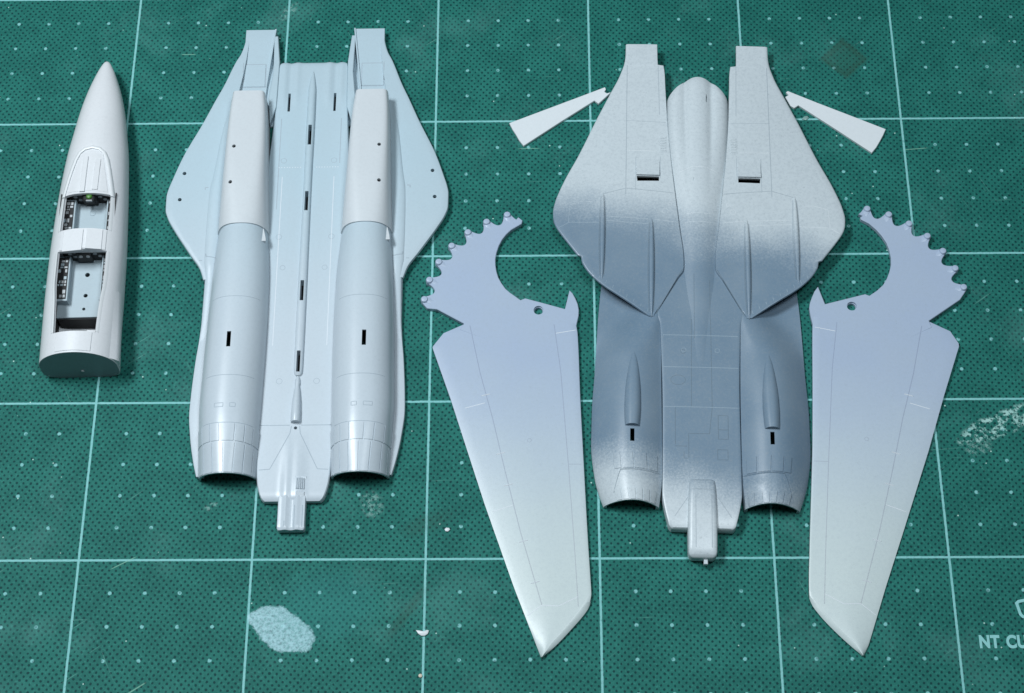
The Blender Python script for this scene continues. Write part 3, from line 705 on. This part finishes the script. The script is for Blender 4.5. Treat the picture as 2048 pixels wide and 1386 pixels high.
# ================================================================== swing wings
def wing(root, s, LE, TE, plate_low, tip, arc, root_edge, spike, piv, peg0, dpeg):
    """panel (airfoil section), geared root plate with pivot hole, seven pegs"""
    le, te = pch(LE), lin(TE); rows = []
    ytop = TE_TOP = max(a for a, _ in TE)
    for y in ys(.05, ytop, 1.0, (14, 16, 18.6, 102, 97.3, .4, .8)):
        a, b = te(y), le(y); w = b-a; e = min(.5+1.3*max(0, min(1, (18-y)/4)), w*.3); th = 1.25+.65*min(1, y/95)
        flx = max(0, min(1, (y-40)/58)); sec = [(a, y, .25), (a, y, .55+.85*flx*flx*(3-2*flx))]
        n = 22
        for k in range(1, n+1):
            u = k/n*(1-e/w); fl = max(0, min(1, (y-40)/58)); fl = fl*fl*(3-2*fl); zte = .6+.95*fl; zmx = (th+.25)*(1-fl)+1.80*fl; z = zte+(zmx-zte)*(1-(1-min(1, u/.6))**1.8)*(1-.14*(1-fl)*max(0, (u-.6)/.4)**2)
            sec.append((a+w*u, y, z))
        zl = sec[-1][2]; sec[-1] = (min(sec[-1][0], b-e), y, zl); sec += [(b-e*.25, y, zl-.14-.35*max(0, min(1, (18-y)/4))), (b-.02, y, zl*.5), (b-min(.4, e*.4), y, .2)]
        rows.append([(s*x, yy, z) for x, yy, z in sec])
    link("wing_panel", loft(rows), M_WING, root, 38)
    # geared root plate
    px, py = piv; poly = list(root_edge)
    angs = [peg0-dpeg*k for k in range(7)]
    for i, a in enumerate(angs):
        lo, hi = (a+dpeg*.42 if i == 0 else a+dpeg*.5), (a-dpeg*.36 if i == 6 else a-dpeg*.5)
        for k in range(0 if i == 0 else 1, 15):
            t_ = lo+(hi-lo)*k/14; d = abs(t_-a)/(dpeg*.5); r = 32.6+3.3*((1-min(1, (d-.24)/.74))**2.1 if d > .24 else 1.0)
            if i == 0 and t_ > a: r = 33.6+2.4*(1-min(1, max(0, d-.2)/.8)) if d > .2 else 35.9
            poly.append((px+r*math.cos(math.radians(t_)), py+r*math.sin(math.radians(t_))))
    poly += tip+arc+spike
    zt = lambda x, y: 1.72
    plt = link("geared_root", plate([(s*x, y) for x, y in poly], .2, 1.74, .16, [[(s*x, y) for x, y in circle(px, py, 1.5, 28)]]), M_WING, root, 30)
    ring = bmesh.new()
    for (r0, r1, z0, z1) in ((1.62, 1.30, .05, 1.05),):
        rr = [[(s*px+r*math.cos(2*math.pi*k/28), py+r*math.sin(2*math.pi*k/28), z) for k in range(28)] for r, z in ((r0, z0), (r0, z1), (r1, z1), (r1, z0))]
        add_loft(ring, rr+[rr[0]], True, False)
    link("pivot_bushing", ring, M_WING, plt)
    for a in angs:
        cx, cy = px+35.15*math.cos(math.radians(a)), py+35.15*math.sin(math.radians(a))
        ix, iy = px+33.4*math.cos(math.radians(a)), py+33.4*math.sin(math.radians(a))
        b = bmesh.new(); lathe(b, s*cx, cy, [(1.2, .15), (1.15, 1.8), (1.05, 2.2), (.88, 2.42), (.5, 2.5), (.05, 2.52)], 18)
        dx, dy = (cx-ix), (cy-iy); L = math.hypot(dx, dy); nx, ny = -dy/L, dx/L
        rr = []
        for (t_, w, z) in ((1.0, 1.05, 2.1), (.45, 1.1, 2.1), (0.0, 1.1, 1.95), (-.7, .9, 1.7)):
            qx, qy = ix+dx*t_, iy+dy*t_; rr.append([(s*(qx+nx*w), qy+ny*w, .3), (s*(qx+nx*w*.8), qy+ny*w*.8, z-.25), (s*qx, qy, z), (s*(qx-nx*w*.8), qy-ny*w*.8, z-.25), (s*(qx-nx*w), qy-ny*w, .3)])
        add_loft(b, rr); link("gear_peg", b, M_WING, root, 40, False)
    S = Surface(root); b1 = bmesh.new(); b2 = bmesh.new()
    S.line(b1, [(s*x, y) for x, y in ((-20.9, 104.4), (-17.7, 88.3), (-13.9, 73.4), (-10.2, 56.5), (-5.8, 37.7), (.3, 15.2))], .26, .03)
    S.line(b1, [(s*x, y) for x, y in ((4.7, 104.5), (6.5, 89), (8.4, 58), (9.9, 30), (10.6, 14.6))], .22, .03)
    S.line(b1, [(s*8.4, 58.3), (s*12.6, 58.3)], .18, .03)
    for pts in ([(-3.9, 12.2), (.3, 15.2), (5, 14.8), (10.4, 17.5)], [(-13.8, 43.9), (-8.0, 45.6)], [(-22.1, 76.8), (-16.2, 78.4)], [(5.2, 101.5), (11.4, 102.6)]): S.line(b2, [(s*x, y) for x, y in pts], .18, .05)
    for x, y in ((-16, 81), (-11.5, 62), (-9.2, 52), (-4.9, 34.5), (-1.6, 22)): S.line(b2, [(s*(x-1.2), y-.3), (s*(x+1.3), y+.3)], .3, .12, .5)
    for cx, cy in ((-3, 66),): S.line(b1, [(s*cx+.6*math.cos(k*.5), cy+.6*math.sin(k*.5)) for k in range(14)], .12, .03, .4)
    link("scribed_line", b1, M_LINE_W, root, 60, False)["kind"] = "stuff"
    link("raised_line", b2, M_RIDGE, root, 60, False)["kind"] = "stuff"

w1 = thing("wing", "lavender-grey wing with geared root lying between the two fuselage halves", "model wing", (133.05, -229.64), -0.106, "swing wings of the model jet")
wing(w1, 1,
     [(0, .3), (2.9, 3.6), (8, 8.4), (13.0, 12.6), (14.4, 13.5), (16, 14.1), (18.6, 14.45), (22.7, 14.3), (34.3, 13.8), (58.2, 13.0), (79.6, 12.35), (101.4, 11.9), (104.5, 11.5)],
     [(0, -.05), (6, -2.2), (20.8, -7.6), (46.3, -16.1), (68.4, -22.9), (79.8, -26.4), (97.2, -32.2), (97.5, -32.1), (102, -28.9), (104.9, -22.9)],
     None, [(-6.1, 142.6), (-4.8, 141.4), (-5.1, 140.2)],
     [(-8.4, 138.0), (-9.9, 136.4), (-11.2, 134.5), (-12.2, 132.3), (-12.9, 129.9), (-13.25, 127.6), (-13.2, 125.4), (-12.9, 123.2), (-12.3, 121.0), (-11.3, 119.0), (-10.1, 117.1), (-8.8, 115.8), (-7.3, 114.6), (-5.5, 113.1)],
     [(-15, 99), (-24, 103.0), (-22.7, 105.1), (-31.0, 110.1)],
     [(-4.0, 113.7), (1.5, 112.0), (8.1, 109.9), (9.6, 116.4), (10.5, 115.3), (11.3, 113.6), (12.0, 111.6), (12.3, 109.6), (12.2, 107.5), (11.7, 105.3), (11.4, 103.8), (11.0, 99)],
     (0, 109.5), 173.6, 11.3)
w2 = thing("wing", "lavender-grey wing with geared root beside the spined upper fuselage and chalky scuff mark", "model wing", (222.96, -229.5), 2.83, "swing wings of the model jet")
wing(w2, -1,
     [(0, .3), (5.2, 6.1), (11.5, 12.0), (14.6, 14.1), (17.1, 14.85), (20, 14.85), (30.2, 14.5), (51.6, 13.5), (61.8, 13.05), (80, 12.6), (104.1, 12.1), (105.5, 12.0)],
     [(0, -.05), (3.1, -1.5), (20.6, -7.0), (37.7, -12.7), (63.3, -21.1), (81.4, -26.5), (98.6, -32.0), (98.9, -31.9), (103.1, -29.5), (106.1, -23.4)],
     None, [(-4.4, 142.6), (-3.6, 141.9), (-3.9, 141.2)],
     [(-6.2, 139.9), (-8.3, 137.9), (-10.0, 135.7), (-11.4, 133.2), (-12.2, 130.6), (-12.6, 127.8), (-12.5, 125.2), (-11.9, 122.7), (-11.0, 120.3), (-9.8, 118.1), (-7.8, 116.0), (-5.5, 114.2)],
     [(-15, 99), (-24, 104), (-23.2, 106.3), (-33.0, 114.0)],
     [(-4.2, 114.7), (8.1, 110.7), (10.1, 116.7), (11.2, 115.0), (12.1, 112.7), (12.7, 110.8), (12.9, 109.0), (12.6, 106.5), (12.1, 104.1), (11.0, 99)],
     (0, 110.3), 167.0, 11.25)

# ================================================================== glove vanes
def vane(name_label, poly):
    c = Vector((sum(x for x, _ in poly)/len(poly), sum(y for _, y in poly)/len(poly)))
    o = link("glove_vane", plate([(x-c.x, y-c.y) for x, y in poly], .05, .95, .12), M_VANE, None, 30)
    o.location = (c.x*MM, c.y*MM, 0); o["label"] = name_label; o["category"] = "model part"; o["group"] = "small wedge vanes of the model jet"
vane("small white wedge vane lying on the mat between the two fuselage halves", [(154.9, -37.6), (155.2, -38.4), (154.7, -39.4), (155.5, -40.0), (156.8, -39.6), (152.7, -44.0), (151.4, -42.8), (140, -51.2), (128.4, -60.0), (127.0, -57.9), (126.0, -55.8), (124.8, -53.6), (123.8, -51.3), (135.4, -46.2), (147.0, -41.1)])
vane("small white wedge vane lying below the brown square stain", [(214.2, -39.6), (213.6, -40.1), (214.4, -41.2), (213.2, -41.9), (214.7, -45.4), (215.9, -46.2), (217.3, -45.2), (228.4, -54.3), (239.4, -63.5), (240.9, -61.6), (242.2, -59.4), (243.5, -57.0), (244.6, -54.6), (234, -49.4), (223.3, -44.2)])

# ================================================================== nose and cockpit section
nf = thing("nose_section", "grey pointed nose and cockpit section with two open cockpit tubs", "model part", (-4.6, -142.3), -1.35)
HW = pch([(112.4, .15), (111.9, .9), (111, 1.45), (105.3, 3.75), (98, 5.9), (91.3, 7.3), (84, 8.4), (75, 9.6), (64, 10.4), (55, 10.9), (36.6, 11.6), (20, 11.75), (4, 11.7), (1.0, 11.7)])
ZT = pch([(112.4, 6.3), (111.9, 7.0), (111, 7.5), (105.3, 9.2), (98, 10.9), (90, 12.4), (80, 13.9), (72, 14.9), (60, 16.0), (40, 16.8), (20, 17.2), (1.0, 17.0)])
ZB = pch([(112.4, 6.1), (111.9, 5.4), (111, 5.0), (105.3, 3.4), (98, 1.8), (90, .7), (80, .1), (60, .0), (1, .0)])
AW = pch([(80, 3.0), (73, 4.0), (64, 6.3), (57, 7.3), (43, 7.5), (36, 7.55), (26, 7.5), (19, 6.9), (8, 6.4), (1, 6.3)])
NT_ = pch([(112, 2.0), (80, 2.1), (55, 2.35), (30, 2.3), (1, 2.0)])
def nose_pt(y, th):
    """th: 0 = right side, pi/2 = top, -pi/2 = bottom"""
    w, zt, zb = HW(y), ZT(y), ZB(y); zc = zb+(zt-zb)*.42; c, s_ = math.cos(th), math.sin(th)
    n = NT_(y) if s_ > 0 else 2.8-.7*max(0, min(1, (y-15)/50))+2.5*max(0, (12-y)/12)
    return (w*math.copysign(abs(c)**(2/n), c), y, zc+((zt-zc) if s_ > 0 else (zc-zb))*math.copysign(abs(s_)**(2/n), s_))
def sill_th(y):
    w = HW(y); r = min(.93, AW(y)/w); return math.acos(r**(NT_(y)/2))
yy = ys(1.0, 112.4, 1.6, (8.0, 36.0, 43.4, 56.2, 111.9, 111, 112.2, 56.6, 43.0, 36.4, 7.6))
OPEN = ((8.0, 36.0), (43.4, 56.2))
bm = bmesh.new(); G = []
NS, NTOP = 40, 14
for y in yy:
    t0 = sill_th(y); row = []
    for k in range(NS): row.append(t0-(math.pi+2*t0)*k/NS)                 # right sill -> under -> left sill
    for k in range(NTOP): row.append(math.pi-t0-(math.pi-2*t0)*k/NTOP)     # left sill -> over the top -> right sill
    G.append([bm.verts.new(nose_pt(y, a)) for a in row])
N = NS+NTOP
for i, (a, b) in enumerate(zip(G, G[1:])):
    ym = (yy[i]+yy[i+1])/2; op = any(p < ym < q for p, q in OPEN)
    for j in range(N):
        if op and j >= NS: continue
        k = (j+1) % N; bm.faces.new((a[j], a[k], b[k], b[j]))
bm.faces.new(G[-1])
hull = link("hull", bm, M_NOSE, nf, 45)
md = hull.modifiers.new("wall", 'SOLIDIFY'); md.thickness = .0009; md.offset = -1
bpy.context.view_layer.update(); dg = bpy.context.evaluated_depsgraph_get()
me = bpy.data.meshes.new_from_object(hull.evaluated_get(dg)); hull.modifiers.clear(); hull.data = me
for p in me.polygons: p.use_smooth = True
me.set_sharp_from_angle(angle=math.radians(45))
# rear bulkhead
ring = [nose_pt(1.0, 2*math.pi*k/60) for k in range(60)]
bm = loft([[(x*.985, .95, .12+z*.985) for x, y, z in ring], [(x*.95, 2.0, .3+z*.95) for x, y, z in ring]])
bh = link("rear_bulkhead", bm, M_BULK, nf, 30)
bm = bmesh.new(); lathe(bm, 0, 0, [(.5, 0), (.5, .25), (.25, .32), (.02, .33)], 12)
for v in bm.verts: v.co = Vector((v.co.x+.6, .95-v.co.z, v.co.y+4.4))
link("ejector_mark", bm, M_DIAL, bh)
# cockpit tub
def tub_floor(y0, y1, z): 
    bm = bmesh.new(); box(bm, -7.9, y0, z-.8, 7.9, y1, z, .05); return bm
ff = link("cockpit_floor", tub_floor(43.0, 57.8, 8.4), M_TUB, nf)
bm = bmesh.new(); lathe(bm, .3, 53.6, [(.95, 8.3), (.95, 8.55), (.75, 8.55), (.70, 8.45), (.02, 8.45)], 18); lathe(bm, .2, 47.2, [(.55, 8.3), (.55, 8.55), (.40, 8.55), (.35, 8.45), (.02, 8.45)], 14)
link("seat_locator", bm, M_TUB, ff)
rf = link("cockpit_floor", tub_floor(17.2, 37.5, 8.2), M_TUB, nf)
cut(rf, [(circle(.4, 31.8, .75), 0, 20), (circle(.4, 24.6, .65), 0, 20), (circle(.2, 20.0, .5), 0, 20)])
bm = bmesh.new(); box(bm, -7.2, 7.0, 2.0, 7.2, 15.2, 3.2, .1); box(bm, -1.0, 8.2, 3.1, 5.6, 12.6, 5.6, .2); box(bm, 1.2, 12.4, 3.1, 5.4, 13.8, 6.4, .15)
link("nose_gear_bay_roof", bm, M_NOSE, nf)
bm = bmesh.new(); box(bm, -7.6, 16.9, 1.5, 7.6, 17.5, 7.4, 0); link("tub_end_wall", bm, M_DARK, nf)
for (y0, y1, zt) in ((43.6, 57.0, 11.2), (21.5, 37.0, 11.0)):
    for s in (-1, 1):
        x0, x1 = (s*4.4, s*8.3) if s < 0 else (s*5.2, s*8.3)
        bm = bmesh.new(); box(bm, x0, y0, 7.5, x1, y1, zt, .12)
        con = link("side_console", bm, M_TUB, nf)
        bm = bmesh.new(); box(bm, x0+s*.45, y0+.6, zt-.1, x1-s*.3, y1-.5, zt+.12, .04); pan = link("console_face", bm, M_DARK, con)
        rnd = random.Random(int(y0*10)+s)
        y = y0+1.0
        while y < y1-1.6:
            hgt = rnd.uniform(.7, 1.7); x = x0+s*.7
            while abs(x) < abs(x1)-.9:
                wd = rnd.uniform(.5, 1.1); b = bmesh.new()
                if rnd.random() < .72:
                    box(b, x, y, zt+.05, x+s*wd, y+hgt*.8, zt+.30, .06); link("switch_block", b, M_DIAL if rnd.random() < .75 else M_TUB, con)
                x += s*(wd+.3)
            y += hgt+.15
# dark side walls inside
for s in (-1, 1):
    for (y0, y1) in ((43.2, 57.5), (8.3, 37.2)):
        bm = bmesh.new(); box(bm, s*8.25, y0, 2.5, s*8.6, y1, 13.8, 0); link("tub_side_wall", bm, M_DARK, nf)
# instrument panels under the coamings
for (y, zt, wd) in ((57.2, 14.6, 6.2), (36.9, 14.8, 6.6)):
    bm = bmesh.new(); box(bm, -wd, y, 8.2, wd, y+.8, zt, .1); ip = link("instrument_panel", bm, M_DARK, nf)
    bm = bmesh.new(); box(bm, -2.2, y-1.1, 9.0, 2.2, y+.1, zt-.8, .2); link("centre_console", bm, M_DARK, ip)
    for i, (x, zz) in enumerate(((-4.4, 12.5), (-3.1, 10.8), (3.2, 12.4), (4.5, 10.9), (-1.0, 12.6), (1.2, 12.6))):
        b = bmesh.new(); lathe(b, 0, 0, [(.6, 0), (.6, .2), (.45, .2), (.42, .1), (.02, .1)], 12)
        for v in b.verts: v.co = Vector((v.co.x+x, y-v.co.z-(1.1 if abs(x) < 2 else 0), v.co.y+zz))
        link("dial", b, M_DIAL, ip)
# windscreen surround: raised rim in a horseshoe
def top_pt(x, y, off=0):
    w = HW(y); n = NT_(y); t_ = min(.999, abs(x)/w); z0 = ZB(y)+(ZT(y)-ZB(y))*.42
    return (x, y, z0+(ZT(y)-z0)*(1-t_**n)**(1/n)+off)
rimp = [(-7.6, 55.6), (-7.2, 58), (-6.5, 62), (-5.7, 66), (-4.9, 69.4), (-3.9, 71.8), (-2.4, 73.2), (0, 73.8), (2.4, 73.2), (3.9, 71.8), (4.9, 69.4), (5.7, 66), (6.5, 62), (7.2, 58), (7.6, 55.6)]
rows = []
for i, (x, y) in enumerate(rimp):
    a = rimp[max(0, i-1)]; b = rimp[min(len(rimp)-1, i+1)]; d = Vector((b[0]-a[0], b[1]-a[1])).normalized(); nx, ny = -d.y*.55, d.x*.55
    rows.append([top_pt(x+nx*1.3, y+ny*1.3, -.35), top_pt(x+nx, y+ny, .45), top_pt(x, y, .75), top_pt(x-nx*.9, y-ny*.9, .5), top_pt(x-nx*1.1, y-ny*1.1, -.35)])
link("windscreen_rim", loft(rows), M_EDGE, nf, 60)
# coamings (instrument hoods)
def hood(y0, y1, w0, w1, zoff, label=None, gap=0.0):
    rows = []
    for y in np.linspace(y0, y1, 9):
        w = w0+(w1-w0)*(y-y0)/(y1-y0); row = []
        for k in range(13):
            x = -w+2*w*k/12; row.append(top_pt(x, y, zoff-.0*abs(x)))
        rows.append([(p[0], p[1], p[2]-1.6) for p in (row[0],)]+row+[(row[-1][0], row[-1][1], row[-1][2]-1.6)])
    return rows
h1 = link("instrument_hood", loft(hood(57.0, 71.6, 6.1, 3.5, .12)), M_NOSE, nf)
bm = bmesh.new(); add_loft(bm, [[(x, y, top_pt(x, y, .1)[2]-.6) if q else top_pt(x, y, .55) for x, q in ((-2.6, 1), (-2.2, 0), (-.8, 0), (-.5, 1))] for y in np.linspace(56.6, 70, 8)])
add_loft(bm, [[(x, y, top_pt(x, y, .1)[2]-.6) if q else top_pt(x, y, .45) for x, q in ((1.2, 1), (1.5, 0), (3.1, 0), (3.4, 1))] for y in np.linspace(57.4, 69, 8)])
link("hood_rib", bm, M_NOSE, h1)
bm = bmesh.new(); box(bm, -1.5, 54.6, 12.2, 1.9, 57.0, 14.6, .3); gs = link("gunsight", bm, M_DARK, nf)
bm = bmesh.new(); lathe(bm, .4, 55.9, [(.95, 14.4), (.95, 14.9), (.7, 15.2), (.05, 15.3)], 16); link("gunsight_lens", bm, M_LENS, gs)
bm = bmesh.new(); box(bm, -.6, 54.5, 13.6, 1.3, 55.0, 14.5, .1); link("gunsight_plate", bm, M_DIAL, gs)
d1 = link("mid_deck", loft(hood(36.2, 43.2, 7.0, 7.0, .25)), M_NOSE, nf)
bm = bmesh.new(); add_loft(bm, [[(x, y, top_pt(x, y, .1)[2]-.5) if q else top_pt(x, y, .6) for x, q in ((-6.3, 1), (-5.9, 0), (.2, 0), (.5, 1))] for y in np.linspace(35.4, 42.6, 6)])
add_loft(bm, [[(x, y, top_pt(x, y, .1)[2]-.5) if q else top_pt(x, y, .5) for x, q in ((1.0, 1), (1.3, 0), (5.9, 0), (6.3, 1))] for y in np.linspace(36, 42.9, 6)])
link("hood_panel", bm, M_NOSE, d1)
link("turtle_deck", loft(hood(1.6, 7.8, 5.2, 5.4, .22)), M_NOSE, nf)
# canopy sill rails
for s in (-1, 1):
    for (y0, y1) in ((8.2, 36), (43.4, 56)):
        rows = []
        for y in np.linspace(y0, y1, 16):
            x = AW(y)+.35; rows.append([(s*p[0], p[1], p[2]) for p in (top_pt(x-.55, y, -.6), top_pt(x-.45, y, .12), top_pt(x+.35, y, .14), top_pt(x+.6, y, -.3))])
        link("canopy_sill", loft(rows), M_EDGE, nf, 50)
# splitter fairing at the rear flank
for s in (1,):
    rows = []
    for y, h in ((1.2, 1.1), (8, .9), (16, .5), (24, .05)):
        rows.append([nose_pt(y, math.radians(a)) if i in (0, 4) else tuple(Vector(nose_pt(y, math.radians(a)))*1.0+Vector((h*k, 0, h*k*.5))) for i, (a, k) in enumerate(((-8, 0), (4, .7), (12, 1), (20, .6), (30, 0)))])
    link("flank_fairing", loft(rows), M_NOSE, nf, 50)

# ================================================================== small crumbs of plastic on the mat
def crumb(poly, h, x, y, label, mat_, group=None):
    o = link("plastic_chip", plate(poly, .02, h, .12), mat_, None, 40); o.location = (x*MM, y*MM, 0)
    o["label"] = label; o["category"] = "plastic chip"
    if group: o["group"] = group
crumb([(-1.85, .9), (-1.2, -.1), (-.3, -.75), (.7, -.75), (1.5, -.2), (1.85, .75), (1.3, .95), (.3, .55), (-.7, .75)], .6, 99.6, -222.3, "white half-moon plastic chip lying across a grid line", M_VANE)
crumb(circle(0, 0, .55, 9), .5, 99.3, -234.6, "tiny round cream plastic crumb on a grid line", plastic("cream_styrene", (.55, .50, .40), .5))
crumb([(-.8, .1), (-.3, .6), (.5, .5), (.8, 0), (.2, -.6), (-.5, -.5)], .5, 106.1, -191.1, "tiny white plastic chip by the trailing edge of a wing", M_VANE)
crumb([(-1.1, -.3), (-.3, .7), (.8, .9), (1.2, .1), (.3, -.7)], .35, 219.2, -49.8, "translucent grey plastic shaving beside a wedge vane", flat("grey_shaving", (.20, .34, .32), .3))
